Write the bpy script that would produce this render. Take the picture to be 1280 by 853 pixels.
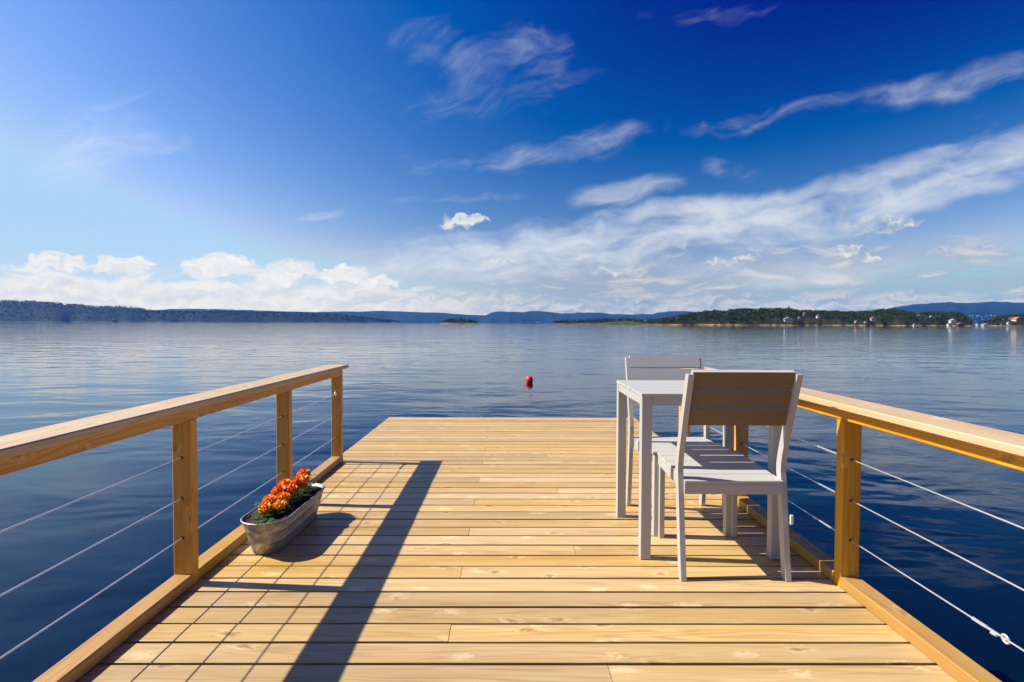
import bpy, bmesh, math, random
import numpy as np
from mathutils import Matrix, Vector
random.seed(7); rng = np.random.default_rng(7)
R = math.radians
for o in list(bpy.data.objects): bpy.data.objects.remove(o)
S = bpy.context.scene; COL = S.collection

# ------------------------------------------------------------------ camera
F = 740.0                                   # focal length in pixels of a 1280 wide picture
CAMZ, WATER = 1.03, -1.57                   # eye above the deck; water level under the deck
cd = bpy.data.cameras.new('camera'); cd.sensor_width = 36; cd.lens = 36*F/1280
cd.clip_start = 0.05; cd.clip_end = 60000
cam = bpy.data.objects.new('camera', cd); COL.objects.link(cam)
cam.matrix_world = (Matrix.Translation((0, 0, CAMZ)) @ Matrix.Rotation(R(-0.27), 4, 'Z')
                    @ Matrix.Rotation(R(90-1.74), 4, 'X') @ Matrix.Rotation(R(0.18), 4, 'Z'))
S.camera = cam
S.view_settings.view_transform = 'Standard'; S.view_settings.look = 'None'
S.view_settings.exposure = 0.75; S.view_settings.gamma = 1.0

def hor(px): return 404.0 + (px-640)*0.00314
def P(px, py, D):
    """point at distance D that stands at a place measured in the photograph"""
    return Vector(((px-636.5)/F*D, D, CAMZ+(hor(px)-py)/F*D))
def azel(px, py):
    X = (px-636.5)/F; Z = (hor(px)-py)/F
    return math.atan(X), math.atan(Z/math.sqrt(1+X*X))

# ------------------------------------------------------------------ node helper
class NT:
    def __init__(self, tree): self.t = tree; self.n = tree.nodes; self.l = tree.links
    def new(self, typ, **kw):
        nd = self.n.new(typ)
        for k, v in kw.items(): setattr(nd, k, v)
        return nd
    def put(self, sock, v):
        if v is None: return
        if hasattr(v, 'is_output'): self.l.new(v, sock)
        else: sock.default_value = v
    def m(self, op, a, b=None, c=None, clamp=False):
        nd = self.new('ShaderNodeMath', operation=op, use_clamp=clamp)
        for i, v in enumerate((a, b, c)): self.put(nd.inputs[i], v)
        return nd.outputs[0]
    def v(self, op, a, b=None):
        nd = self.new('ShaderNodeVectorMath', operation=op)
        self.put(nd.inputs[0], a)
        if b is not None: self.put(nd.inputs['Scale' if op == 'SCALE' else 1], b)
        return nd.outputs['Value' if op in ('DOT_PRODUCT', 'LENGTH', 'DISTANCE') else 'Vector']
    def noise(self, vec, scale=1., detail=4., rough=.55, dist=0., col=False, lac=2.):
        nd = self.new('ShaderNodeTexNoise'); self.put(nd.inputs['Vector'], vec)
        nd.inputs['Scale'].default_value = scale; nd.inputs['Detail'].default_value = detail
        nd.inputs['Roughness'].default_value = rough; nd.inputs['Distortion'].default_value = dist
        nd.inputs['Lacunarity'].default_value = lac
        return nd.outputs['Color' if col else 'Fac']
    def mix(self, f, a, b, typ='MIX'):
        nd = self.new('ShaderNodeMix', data_type='RGBA', blend_type=typ)
        self.put(nd.inputs[0], f); self.put(nd.inputs[6], a); self.put(nd.inputs[7], b)
        return nd.outputs[2]
    def step(self, x, a, b, lo=0., hi=1.):
        nd = self.new('ShaderNodeMapRange', interpolation_type='SMOOTHSTEP')
        self.put(nd.inputs[0], x)
        for i, v in enumerate((a, b, lo, hi)): nd.inputs[i+1].default_value = v
        return nd.outputs[0]
    def ramp(self, x, pts):
        nd = self.new('ShaderNodeValToRGB'); self.put(nd.inputs[0], x)
        e = nd.color_ramp.elements
        while len(e) < len(pts): e.new(.5)
        for i, (p, c) in enumerate(pts): e[i].position = p; e[i].color = (*c, 1) if len(c) == 3 else c
        return nd.outputs[0]
    def comb(self, x, y, z):
        nd = self.new('ShaderNodeCombineXYZ')
        for i, v in enumerate((x, y, z)): self.put(nd.inputs[i], v)
        return nd.outputs[0]
    def sep(self, v):
        nd = self.new('ShaderNodeSeparateXYZ'); self.put(nd.inputs[0], v); return nd.outputs

# ------------------------------------------------------------------ sun and sky
SUN_EL, SUN_AZ = R(44.8), R(-85.0)           # azimuth clockwise from straight ahead (+Y)
SD = Vector((math.sin(SUN_AZ)*math.cos(SUN_EL), math.cos(SUN_AZ)*math.cos(SUN_EL), math.sin(SUN_EL)))
ld = bpy.data.lights.new('sun', 'SUN'); ld.energy = 5.0; ld.angle = R(0.53); ld.color = (1.0, .95, .86)
sun = bpy.data.objects.new('sun', ld); COL.objects.link(sun)
sun.rotation_euler = SD.to_track_quat('Z', 'Y').to_euler(); sun.location = (-20, 0, 30)

W = bpy.data.worlds.new('World'); S.world = W; W.use_nodes = True
W.node_tree.nodes.clear(); n = NT(W.node_tree)
W.cycles.sampling_method = 'MANUAL'; W.cycles.sample_map_resolution = 512
sky = n.new('ShaderNodeTexSky', sky_type='NISHITA', sun_disc=False, sun_elevation=SUN_EL, sun_rotation=SUN_AZ,
            altitude=0., air_density=1.0, dust_density=0.35, ozone_density=2.0)
d = n.new('ShaderNodeTexCoord').outputs['Generated']
sx = n.sep(d)
az = n.m('ARCTAN2', sx[0], sx[1]); el = n.m('ARCSINE', sx[2])
# the blue of a sky seen through a polarising filter: deepest at a right angle to the sun
cs = n.v('DOT_PRODUCT', d, tuple(SD)); c2 = n.m('MULTIPLY', cs, cs)
pol = n.m('DIVIDE', n.m('SUBTRACT', 1., c2), n.m('ADD', 1., c2))
polm = n.m('SUBTRACT', 1., n.m('MULTIPLY', pol, .42))
# the film's deep blue: contrast and saturation of the clear sky
sc = n.v('SCALE', n.v('SCALE', sky.outputs[0], polm), .1)
ch = n.sep(sc)
skyc = n.comb(*[n.m('MINIMUM', n.m('MAXIMUM', n.m('MULTIPLY_ADD', n.m('POWER', ch[i], pw), gn*10*sl, -10*of), .003), cap) for i, (pw, gn, sl, of, cap) in
                enumerate(((2.2, 6.9, 1.40, .062, 4.2), (1.55, 2.75, 1.13, .092, 6.6), (1.15, 1.95, 1.19, .112, 9.6)))])
base = n.comb(az, el, 0.)
w1 = n.v('SCALE', n.v('SUBTRACT', n.noise(base, 5., 2., .5, col=True), (.5, .5, .5)), .075)
w2 = n.v('SCALE', n.v('SUBTRACT', n.noise(base, 22., 2., .5, col=True), (.5, .5, .5)), .016)
warped = n.v('ADD', base, n.v('ADD', w1, w2))
seed = [0]
def mask(x0, y0, x1, y1, wid, gain=1., src=None, edge=.8):
    """where one cloud stands: a soft ellipse in azimuth and elevation"""
    a0, e0 = azel(x0, y0); a1, e1 = azel(x1, y1)
    mp = n.new('ShaderNodeMapping', vector_type='TEXTURE'); n.put(mp.inputs[0], src or warped)
    mp.inputs['Location'].default_value = ((a0+a1)/2, (e0+e1)/2, 0); mp.inputs['Rotation'].default_value = (0, 0, math.atan2(e1-e0, a1-a0))
    mp.inputs['Scale'].default_value = (math.hypot(a1-a0, e1-e0)/2, wid/F, 1)
    g = n.new('ShaderNodeTexGradient', gradient_type='SPHERICAL'); n.l.new(mp.outputs[0], g.inputs[0])
    return n.step(g.outputs[1], 0., edge, 0., gain)
def total(lst):
    inv = None
    for x in lst:
        y = n.m('SUBTRACT', 1., x); inv = y if inv is None else n.m('MULTIPLY', inv, y)
    return n.m('SUBTRACT', 1., inv)
def streaks(src, deg, fx, fy, det=6., rough=.6, dist=.6):
    mf = n.new('ShaderNodeMapping', vector_type='TEXTURE'); n.put(mf.inputs[0], src)
    mf.inputs['Rotation'].default_value = (0, 0, R(deg)); mf.inputs['Scale'].default_value = (1/fx, 1/fy, 1)
    return n.noise(mf.outputs[0], 1., det, rough, dist)
def cirrus(masks, nz, k, lo, hi, p=.8):
    m_ = total(masks)
    x = n.m('ADD', nz, n.m('MULTIPLY', n.m('SUBTRACT', m_, 1.), k))
    return n.m('MULTIPLY', n.step(x, lo, hi), n.m('POWER', m_, p))
fineA = n.noise(n.v('MULTIPLY', warped, (17., 40., 0.)), 1., 7., .62, .35)
nA = n.m('ADD', n.m('MULTIPLY', streaks(warped, 9, 3.6, 24, 2., .5, .4), .58), n.m('MULTIPLY', fineA, .42))
nB = n.m('ADD', n.m('MULTIPLY', streaks(warped, 15, 6., 20, 3., .55, .9), .64), n.m('MULTIPLY', streaks(warped, 20, 15, 48, 6., .62, .9), .36))
cA = cirrus([
    mask(300, 338, 1460, 180, 50), mask(640, 288, 1200, 242, 40), mask(940, 276, 1560, 130, 48), mask(300, 326, 1040, 294, 48, .9),
    mask(620, 338, 1500, 296, 50, .75), mask(740, 178, 1130, 112, 26, .62), mask(960, 140, 1480, 58, 26, .72), mask(1000, 215, 1520, 120, 60, .5),
    mask(330, 277, 470, 260, 10, .62), mask(420, 257, 710, 247, 12, .66), mask(550, 224, 700, 215, 11, .65), mask(740, 30, 1040, -14, 20, .5),
    mask(-70, 196, 60, 178, 16, .5), mask(-600, 330, -120, 250, 70, .6), mask(1560, 120, 2060, 40, 70, .6)], nA, .34, .27, .66, 1.)
cB = cirrus([
    mask(420, 216, 850, 166, 30, .9), mask(668, 190, 822, 160, 34, .95), mask(330, 130, 880, 40, 72, .60), mask(590, 14, 750, 95, 44, .5), mask(440, 24, 610, 80, 40, .5),
    mask(0, 240, 250, 108, 74, .78), mask(10, 238, 190, 168, 48, .62), mask(120, 158, 300, 208, 34, .5), mask(660, 262, 900, 228, 28, 1.), mask(838, 198, 972, 220, 24, .75)], nB, .34, .27, .84, 1.)
# heaped clouds low over the horizon, and a bank of them running all round it
pw = n.v('ADD', base, n.v('SCALE', n.v('SUBTRACT', n.noise(base, 42., 5., .62, col=True), (.5, .5, .5)), .040))
def puff(x0, y0, x1, y1, wid, gain=1.): return mask(x0-6, y0, x1+6, y1, wid*1.12, gain, pw, .5)
pm = total([
    puff(548, 278, 612, 276, 13, .88), puff(1030, 285, 1170, 276, 13, .6), puff(1025, 316, 1085, 310, 10, .7), puff(1065, 327, 1105, 323, 7, .7),
    puff(870, 328, 965, 325, 8, .7), puff(590, 327, 670, 325, 5, .7), puff(780, 308, 900, 303, 8, .5),
    puff(940, 310, 1000, 296, 10, .45), puff(1140, 315, 1290, 311, 8, .55), puff(725, 343, 810, 339, 6, .7),
    puff(15, 332, 120, 325, 12, .9), puff(95, 336, 215, 330, 12, .9), puff(215, 338, 335, 327, 17, .95), puff(310, 342, 400, 335, 14), puff(390, 347, 475, 340, 13),
    puff(440, 356, 505, 350, 9)])
pn = n.noise(n.v('MULTIPLY', pw, (55., 90., 0.)), 1., 5., .6, .2)
small = n.step(n.m('ADD', pm, n.m('MULTIPLY', n.m('SUBTRACT', pn, .5), 1.7)), .34, .92, 0., .96)
small = n.m('MULTIPLY', small, n.step(pm, .05, .3))
ev = n.m('MULTIPLY', el, F)                                    # elevation in pixels above the horizon
right = n.step(sx[0], -.36, .16)                                  # clouds on the sun's side are whiter
bv = n.v('MULTIPLY', pw, (11., 34., 0.))
bn = n.noise(bv, 1., 8., .62, .3)
bn2 = n.noise(n.v('ADD', bv, (-.09, .20, 0)), 1., 8., .62, .3)
st = streaks(warped, 2, 6., 75., 5., .6, .5)
lay = n.m('ADD', n.m('MULTIPLY', bn, n.m('SUBTRACT', .72, n.m('MULTIPLY', right, .34))), n.m('MULTIPLY', st, n.m('ADD', .28, n.m('MULTIPLY', right, .34))))
low = n.m('ADD', n.m('MULTIPLY', n.step(n.m('MULTIPLY', ev, n.m('ADD', .97, n.m('MULTIPLY', right, .10))), 6., 84., 1., 0.), 1.5), n.m('MULTIPLY', n.m('SUBTRACT', lay, .5), 2.6))
low = n.m('SUBTRACT', low, n.m('MULTIPLY', right, .42))
bank = n.m('MULTIPLY', n.step(low, .42, .95, 0., .95), n.m('SUBTRACT', 1., n.m('MULTIPLY', right, .12)))
veil = n.step(ev, 0., 110., .80, 0.)
cum = total([small, bank])
shade = n.step(n.m('SUBTRACT', bn, bn2), -.14, .12)
K = 10.
wc = n.mix(right, (.88*K, .88*K, .88*K, 1), (.66*K, .65*K, .65*K, 1))
gc = n.mix(right, (.66*K, .71*K, .80*K, 1), (.30*K, .35*K, .44*K, 1))
cumc = n.mix(small, n.mix(shade, gc, wc), n.mix(shade, n.mix(right, (.74*K, .78*K, .85*K, 1), (.60*K, .64*K, .70*K, 1)), n.mix(right, (.93*K, .93*K, .92*K, 1), (.82*K, .81*K, .79*K, 1))))
vc = n.mix(right, (.62*K, .74*K, .92*K, 1), (.27*K, .37*K, .52*K, 1))
c = n.mix(n.m('MULTIPLY', veil, 1.), skyc, vc)
st2 = n.m('ADD', n.m('MULTIPLY', streaks(warped, 4, 7., 52, 6., .6, .4), .7), n.m('MULTIPLY', fineA, .3))
cov = n.m('MULTIPLY', n.m('MULTIPLY', n.step(ev, 5., 40.), n.step(ev, 60., 140., 1., 0.)), n.m('ADD', .25, n.m('MULTIPLY', right, .75)))
mid = n.step(n.m('ADD', st2, n.m('MULTIPLY', n.m('SUBTRACT', cov, 1.), .30)), .43, .60, 0., .80)
c = n.mix(mid, c, n.mix(n.step(st2, .45, .64), gc, wc))
c = n.mix(n.m('MULTIPLY', total([cA, n.m('MULTIPLY', cB, .84)]), .90), c, n.mix(right, (.88*K, .92*K, .98*K, 1), (.72*K, .77*K, .84*K, 1)))
c = n.mix(cum, c, cumc)
bg = n.new('ShaderNodeBackground'); bg.inputs[1].default_value = 0.0595
n.l.new(c, bg.inputs[0])
n.l.new(bg.outputs[0], n.new('ShaderNodeOutputWorld').inputs[0])

# ------------------------------------------------------------------ mesh helpers
class MB:
    def __init__(self): self.v = []; self.f = []; self.smooth = False
    def add(self, vs, fs):
        o = len(self.v); self.v += [tuple(p) for p in vs]; self.f += [tuple(i+o for i in f) for f in fs]; return self
    def box(self, x0, x1, y0, y1, z0, z1):
        return self.add([(x, y, z) for z in (z0, z1) for y in (y0, y1) for x in (x0, x1)],
                        [(0, 2, 3, 1), (4, 5, 7, 6), (0, 1, 5, 4), (2, 6, 7, 3), (0, 4, 6, 2), (1, 3, 7, 5)])
    def prism(self, prof, axis, a0, a1):
        """profile (counter-clockwise) pushed along axis; x: (y,z) profile, y: (x,z), z: (x,y)"""
        k = len(prof)
        mk = {'x': lambda t, p: (t, p[0], p[1]), 'y': lambda t, p: (p[0], t, p[1]), 'z': lambda t, p: (p[0], p[1], t)}[axis]
        vs = [mk(a0, p) for p in prof]+[mk(a1, p) for p in prof]
        fs = [(i, (i+1) % k, k+(i+1) % k, k+i) for i in range(k)]+[tuple(range(k-1, -1, -1)), tuple(range(k, 2*k))]
        if axis == 'y': fs = [tuple(reversed(f)) for f in fs]
        return self.add(vs, fs)
    def cbox(self, x0, x1, y0, y1, z0, z1, axis, c=.003):
        """box with its four long edges chamfered"""
        lim = {'x': (y0, y1, z0, z1, x0, x1), 'y': (x0, x1, z0, z1, y0, y1), 'z': (x0, x1, y0, y1, z0, z1)}[axis]
        a0, a1, b0, b1, t0, t1 = lim
        pr = [(a0+c, b0), (a1-c, b0), (a1, b0+c), (a1, b1-c), (a1-c, b1), (a0+c, b1), (a0, b1-c), (a0, b0+c)]
        return self.prism(pr, axis, t0, t1)
    def tube(self, p0, p1, r0, r1=None, k=8):
        p0, p1 = Vector(p0), Vector(p1); r1 = r0 if r1 is None else r1
        q = (p1-p0).to_track_quat('Z', 'Y'); vs = []
        for p, r in ((p0, r0), (p1, r1)):
            vs += [p+q @ Vector((r*math.cos(2*math.pi*i/k), r*math.sin(2*math.pi*i/k), 0)) for i in range(k)]
        return self.add(vs, [(i, (i+1) % k, k+(i+1) % k, k+i) for i in range(k)]+[tuple(range(k-1, -1, -1)), tuple(range(k, 2*k))])
    def torus(self, c, axis, r, t, k=12, j=6):
        q = Vector(axis).to_track_quat('Z', 'Y'); c = Vector(c); vs = []; fs = []
        for i in range(k):
            a = 2*math.pi*i/k
            for s in range(j):
                b = 2*math.pi*s/j; rr = r+t*math.cos(b)
                vs.append(c+q @ Vector((rr*math.cos(a), rr*math.sin(a), t*math.sin(b))))
                fs.append((i*j+s, ((i+1) % k)*j+s, ((i+1) % k)*j+(s+1) % j, i*j+(s+1) % j))
        return self.add(vs, fs)
    def lathe(self, prof, k=16, c=(0, 0, 0)):
        vs = []; m = len(prof)
        for r, z in prof: vs += [(c[0]+r*math.cos(2*math.pi*i/k), c[1]+r*math.sin(2*math.pi*i/k), c[2]+z) for i in range(k)]
        fs = [(a*k+i, a*k+(i+1) % k, (a+1)*k+(i+1) % k, (a+1)*k+i) for a in range(m-1) for i in range(k)]
        fs += [tuple(range(k-1, -1, -1)), tuple(range((m-1)*k, m*k))]
        return self.add(vs, fs)
    def mesh(self, name, mat):
        me = bpy.data.meshes.new(name); me.from_pydata(self.v, [], self.f); me.materials.append(mat)
        if self.smooth: me.polygons.foreach_set('use_smooth', [True]*len(me.polygons))
        me.update(); return me
    def build(self, name, mat, parent=None, loc=(0, 0, 0)):
        return link(name, self.mesh(name, mat), parent, loc)
def link(name, me, parent=None, loc=(0, 0, 0)):
    o = bpy.data.objects.new(name, me); COL.objects.link(o); o.location = loc
    if parent: o.parent = parent
    return o
def tag(o, label, cat, group=None):
    o['label'] = label; o['category'] = cat
    if group: o['group'] = group
    return o
def thing(name, label, cat, loc=(0, 0, 0), rz=0., group=None):
    o = bpy.data.objects.new(name, None); COL.objects.link(o); o.empty_display_size = .2
    o.location = loc; o.rotation_euler = (0, 0, rz)
    return tag(o, label, cat, group)
def structure(o, kind='structure'): o['kind'] = kind; return o
def dup(root, loc, rz, label, group=None):
    r = root.copy(); COL.objects.link(r); r.location = loc; r.rotation_euler = (0, 0, rz); r['label'] = label
    if group: r['group'] = group
    for ch in list(root.children):
        c = ch.copy(); COL.objects.link(c); c.parent = r
        for g in ch.children: e = g.copy(); COL.objects.link(e); e.parent = c
    return r

# ------------------------------------------------------------------ materials
def newmat(name):
    m = bpy.data.materials.new(name); m.use_nodes = True; m.node_tree.nodes.clear(); t = NT(m.node_tree)
    b = t.new('ShaderNodeBsdfPrincipled'); o = t.new('ShaderNodeOutputMaterial'); t.l.new(b.outputs[0], o.inputs[0])
    return m, t, b, o
def plain(name, col, rough=.5, metal=0., var=.12, scale=6., bump=0.):
    m, t, b, o = newmat(name)
    co = t.new('ShaderNodeTexCoord').outputs['Object']
    nz = t.noise(co, scale, 5., .6)
    t.put(b.inputs['Base Color'], t.mix(nz, tuple(c*(1-var) for c in col)+(1,), tuple(min(1, c*(1+var)) for c in col)+(1,)))
    b.inputs['Roughness'].default_value = rough; b.inputs['Metallic'].default_value = metal
    if bump:
        bp = t.new('ShaderNodeBump'); bp.inputs['Strength'].default_value = bump; bp.inputs['Distance'].default_value = .01
        t.l.new(t.noise(co, scale*3, 4., .6), bp.inputs['Height']); t.l.new(bp.outputs[0], b.inputs['Normal'])
    return m
def wood(name, axis, light, mid, dark, tone=.16, rough=.5, knots=1., red=(.30, .14, .04)):
    m, t, b, o = newmat(name)
    co = t.new('ShaderNodeTexCoord').outputs['Object']
    rnd = t.new('ShaderNodeObjectInfo').outputs['Random']
    s = t.sep(co); i = 'xyz'.index(axis)
    a, u, v = s[i], s[(i+1) % 3], s[(i+2) % 3]
    r1 = t.m('MULTIPLY', rnd, 91.7); r2 = t.m('MULTIPLY', t.m('FRACT', t.m('MULTIPLY', rnd, 37.31)), 53.)
    a = t.m('ADD', a, r1); u = t.m('ADD', u, r2)
    # knots: sparse points along the piece, pale swirled wood about a small dark eye
    vo = t.new('ShaderNodeTexVoronoi', voronoi_dimensions='2D'); vo.inputs['Scale'].default_value = 1.; vo.inputs['Randomness'].default_value = 1.
    uv = t.m('ADD', u, v)
    wn = t.noise(t.comb(t.m('MULTIPLY', a, 26.), t.m('MULTIPLY', uv, 60.), 0.), 1., 4., .65, col=True)
    wob = t.v('SCALE', t.v('SUBTRACT', wn, (.5, .5, .5)), .26)
    t.put(vo.inputs['Vector'], t.v('ADD', t.comb(t.m('MULTIPLY', a, 4.4), t.m('MULTIPLY', uv, 9.0), 0.), wob))
    kd = vo.outputs['Distance']; kcs = t.sep(vo.outputs['Color']); kc = kcs[0]
    has = t.step(kc, .50, .54)
    halo = t.m('MULTIPLY', t.step(kd, .03, .30, 1., 0.), has)
    pale = t.m('MULTIPLY', t.step(t.m('ADD', kd, t.m('MULTIPLY', t.m('SUBTRACT', t.sep(wn)[1], .5), .80)), .0, .26, 1., 0.), has)
    eye = t.m('MULTIPLY', t.m('MULTIPLY', t.step(t.m('ADD', kd, t.m('MULTIPLY', t.m('SUBTRACT', t.sep(wn)[2], .5), .45)), .02, .17, 1., 0.), t.step(kcs[1], .35, .4)), has)
    # growth rings: slow noise along the piece cut into fine lines across it
    sl = t.noise(t.comb(t.m('MULTIPLY', a, .42), t.m('MULTIPLY', u, 8.), t.m('MULTIPLY', v, 8.)), 1., 3., .5)
    ph = t.m('ADD', t.m('MULTIPLY', sl, 120.), t.m('MULTIPLY', halo, 9.))
    band = t.m('ADD', t.m('MULTIPLY', t.m('SINE', ph), .5), .5)
    band = t.m('POWER', band, 1.8)
    fade = t.step(t.noise(t.comb(t.m('MULTIPLY', a, .8), t.m('MULTIPLY', u, 14.), t.m('MULTIPLY', v, 14.)), 1., 2., .5), .36, .66, .08, .62)
    fib = t.noise(t.comb(t.m('MULTIPLY', a, 4.), t.m('MULTIPLY', u, 240.), t.m('MULTIPLY', v, 240.)), 1., 4., .65)
    blot = t.noise(t.comb(t.m('MULTIPLY', a, 1.1), t.m('MULTIPLY', u, 9.), t.m('MULTIPLY', v, 9.)), 1., 4., .6)
    c = t.mix(t.step(blot, .32, .68), (*mid, 1), (*light, 1))
    c = t.mix(t.m('MULTIPLY', band, fade), c, (*dark, 1))
    c = t.mix(t.step(fib, .30, .72, .30, 0.), c, (dark[0]*.8, dark[1]*.74, dark[2]*.66, 1))
    c = t.mix(t.m('MULTIPLY', pale, .62), c, (min(1, light[0]*1.22), min(1, light[1]*1.30), min(1, light[2]*1.55), 1))
    c = t.mix(t.m('MULTIPLY', eye, .85*knots), c, (*red, 1))
    chk = t.m('MULTIPLY', t.step(t.noise(t.comb(t.m('MULTIPLY', a, 5.), t.m('MULTIPLY', u, 110.), t.m('MULTIPLY', v, 110.)), 1., 2., .5), .24, .29, .55, 0.), t.step(blot, .55, .4))
    c = t.mix(chk, c, (dark[0]*.35, dark[1]*.3, dark[2]*.3, 1))
    r3 = t.m('FRACT', t.m('MULTIPLY', rnd, 7.77))
    h = t.new('ShaderNodeHueSaturation')
    t.put(h.inputs['Saturation'], t.m('ADD', t.m('MULTIPLY', r3, .22), .95))
    t.put(h.inputs['Value'], t.m('ADD', t.m('MULTIPLY', rnd, tone*2), 1.-tone))
    t.put(h.inputs['Color'], c); t.l.new(h.outputs[0], b.inputs['Base Color'])
    b.inputs['Roughness'].default_value = rough; b.inputs['Specular IOR Level'].default_value = .62
    bp = t.new('ShaderNodeBump'); bp.inputs['Strength'].default_value = .35; bp.inputs['Distance'].default_value = .0012
    t.l.new(t.m('ADD', fib, t.m('MULTIPLY', band, .5)), bp.inputs['Height']); t.l.new(bp.outputs[0], b.inputs['Normal'])
    return m
PL = ((.60, .425, .20), (.52, .345, .14), (.35, .20, .06))
RW = ((.48, .295, .095), (.41, .225, .06), (.28, .135, .028))
wood_x = wood('deck_pine', 'x', *PL, tone=.16, rough=.42)
wood_y = wood('rail_pine', 'y', *RW, tone=.06)
PW = ((.68, .355, .075), (.60, .28, .045), (.38, .15, .02))  # more orange than the kerb: tone of the shaded faces put into the colour
wood_z = wood('post_pine', 'z', *PW, tone=.07)
wood_b = wood('beam_pine', 'y', *PW, tone=.06)
wood_cap = wood('cap_pine', 'y', (.54, .40, .235), (.49, .345, .18), (.38, .24, .10), tone=.05)
steel = plain('cable_steel', (.78, .79, .81), .3, .75, .04)
hole_m = plain('dark_hole', (.02, .015, .01), .9)
paint = plain('grey_paint', (.395, .375, .35), .48, 0., .03, 9., .05)
def slat_paint():
    m, t, b, o = newmat('grey_slat'); co = t.new('ShaderNodeTexCoord').outputs['Object']
    g = t.noise(t.v('MULTIPLY', co, (5., 160., 160.)), 1., 4., .6)
    t.put(b.inputs['Base Color'], t.mix(g, (.385, .37, .35, 1), (.45, .435, .415, 1))); b.inputs['Roughness'].default_value = .5
    bp = t.new('ShaderNodeBump'); bp.inputs['Strength'].default_value = .2; bp.inputs['Distance'].default_value = .001
    t.l.new(g, bp.inputs['Height']); t.l.new(bp.outputs[0], b.inputs['Normal']); return m
slatm = slat_paint()
brown = plain('shaded_board', (.165, .108, .058), .6, 0., .12, 30., .1)

# ------------------------------------------------------------------ water: one sheet out past the horizon
def water_mat():
    m, t, b, o = newmat('sea_water')
    co = t.new('ShaderNodeTexCoord').outputs['Object']
    b.inputs['Base Color'].default_value = (.0012, .0065, .019, 1); b.inputs['Roughness'].default_value = .035; b.inputs['IOR'].default_value = 1.333; b.inputs['Specular IOR Level'].default_value = .33
    slick = t.step(t.noise(t.v('MULTIPLY', co, (.012, .05, 0)), 1., 3., .5), .38, .62, .25, 1.)
    big = t.noise(t.v('MULTIPLY', co, (.22, .40, 0)), 1., 3., .5, .4)
    mid = t.noise(t.v('MULTIPLY', co, (.9, 1.5, 0)), 1., 3., .55, .5)
    fine = t.noise(t.v('MULTIPLY', co, (5., 7., 0)), 1., 2., .5, .4)
    hgt = t.m('ADD', t.m('MULTIPLY', big, .075), t.m('MULTIPLY', t.m('ADD', t.m('MULTIPLY', mid, .014), t.m('MULTIPLY', fine, .0013)), slick))
    bp = t.new('ShaderNodeBump'); bp.inputs['Strength'].default_value = 1.; bp.inputs['Distance'].default_value = 1.
    t.l.new(hgt, bp.inputs['Height']); t.l.new(bp.outputs[0], b.inputs['Normal'])
    return m
FAR = 15000
sea = MB().add([(-FAR, -FAR, WATER), (FAR, -FAR, WATER), (FAR, FAR, WATER), (-FAR, FAR, WATER)], [(0, 1, 2, 3)]).build('water', water_mat())
structure(sea)

# ------------------------------------------------------------------ far land
def vnoise(x, y, s=0):
    xi = np.floor(x).astype(np.int64); yi = np.floor(y).astype(np.int64); fx = x-xi; fy = y-yi
    fx = fx*fx*(3-2*fx); fy = fy*fy*(3-2*fy)
    def h(a, b):
        k = (a*374761393+b*668265263+s*1442695041) & 0x7fffffff; k = ((k ^ (k >> 13))*1274126177) & 0x7fffffff
        return ((k ^ (k >> 16)) & 0xffff)/65535.
    return (h(xi, yi)*(1-fx)+h(xi+1, yi)*fx)*(1-fy)+(h(xi, yi+1)*(1-fx)+h(xi+1, yi+1)*fx)*fy
def fbm(x, y, s=0, o=4): return sum(vnoise(x*2**i, y*2**i, s+i)*.5**i for i in range(o))/(2-.5**(o-1))
class Land:
    """a hill or island whose skyline stands where the photograph has it"""
    def __init__(self, name, prof, D0, D1, D2, mat, trees=0., rough=.12, step=2., rows=14, exp=.8):
        self.px = np.array([p[0] for p in prof], float); self.py = np.array([p[1] for p in prof], float)
        self.D0, self.D1, self.D2, self.exp, self.tr, self.rough = D0, D1, D2, exp, trees, rough
        xs = np.arange(self.px[0], self.px[-1]+.01, step); ts = np.concatenate([np.linspace(0, 1, rows), np.linspace(1, 2, 6)[1:]])
        X, T = np.meshgrid(xs, ts); x, y, z = self.at(X, T)
        z[0] -= 3; z[-1] = WATER-3
        V = np.stack([x, y, z], -1).reshape(-1, 3); nc = len(xs)
        f = [(r*nc+i, r*nc+i+1, (r+1)*nc+i+1, (r+1)*nc+i) for r in range(len(ts)-1) for i in range(nc-1)]
        me = bpy.data.meshes.new(name); me.from_pydata(V.tolist(), [], f); me.materials.append(mat)
        me.polygons.foreach_set('use_smooth', [True]*len(me.polygons))
        self.o = structure(link(name, me))
    def at(self, px, t):
        px = np.asarray(px, float); t = np.asarray(t, float)
        w = self.px[-1]-self.px[0]; edge = np.clip(np.minimum(px-self.px[0], self.px[-1]-px)/12., 0, 1)
        dsh = (fbm(px/23., px*0+3., 5)-.5)*(self.D1-self.D0)*.35
        D = np.where(t <= 1, self.D0+dsh*(1-t)+(self.D1-self.D0)*t, self.D1+(self.D2-self.D1)*(t-1))
        top = CAMZ+(hor(px)-np.interp(px, self.px, self.py))/F*self.D1-self.tr
        top = np.maximum(top, WATER+.6)
        sh = np.where(t <= 1, np.sin(np.clip(t, 0, 1)*math.pi/2)**self.exp, np.cos(np.clip(t-1, 0, 1)*math.pi/2))
        nz = (fbm(px/9., t*4+7., 11)-.5)*2*self.rough*np.clip(t, 0, 1)*np.clip(1.2-t, 0, 1)*4*.5
        z = WATER+(top-WATER)*np.clip(sh*(1+nz), 0, 1.2)
        return (px-636.5)/F*D, D, z
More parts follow.
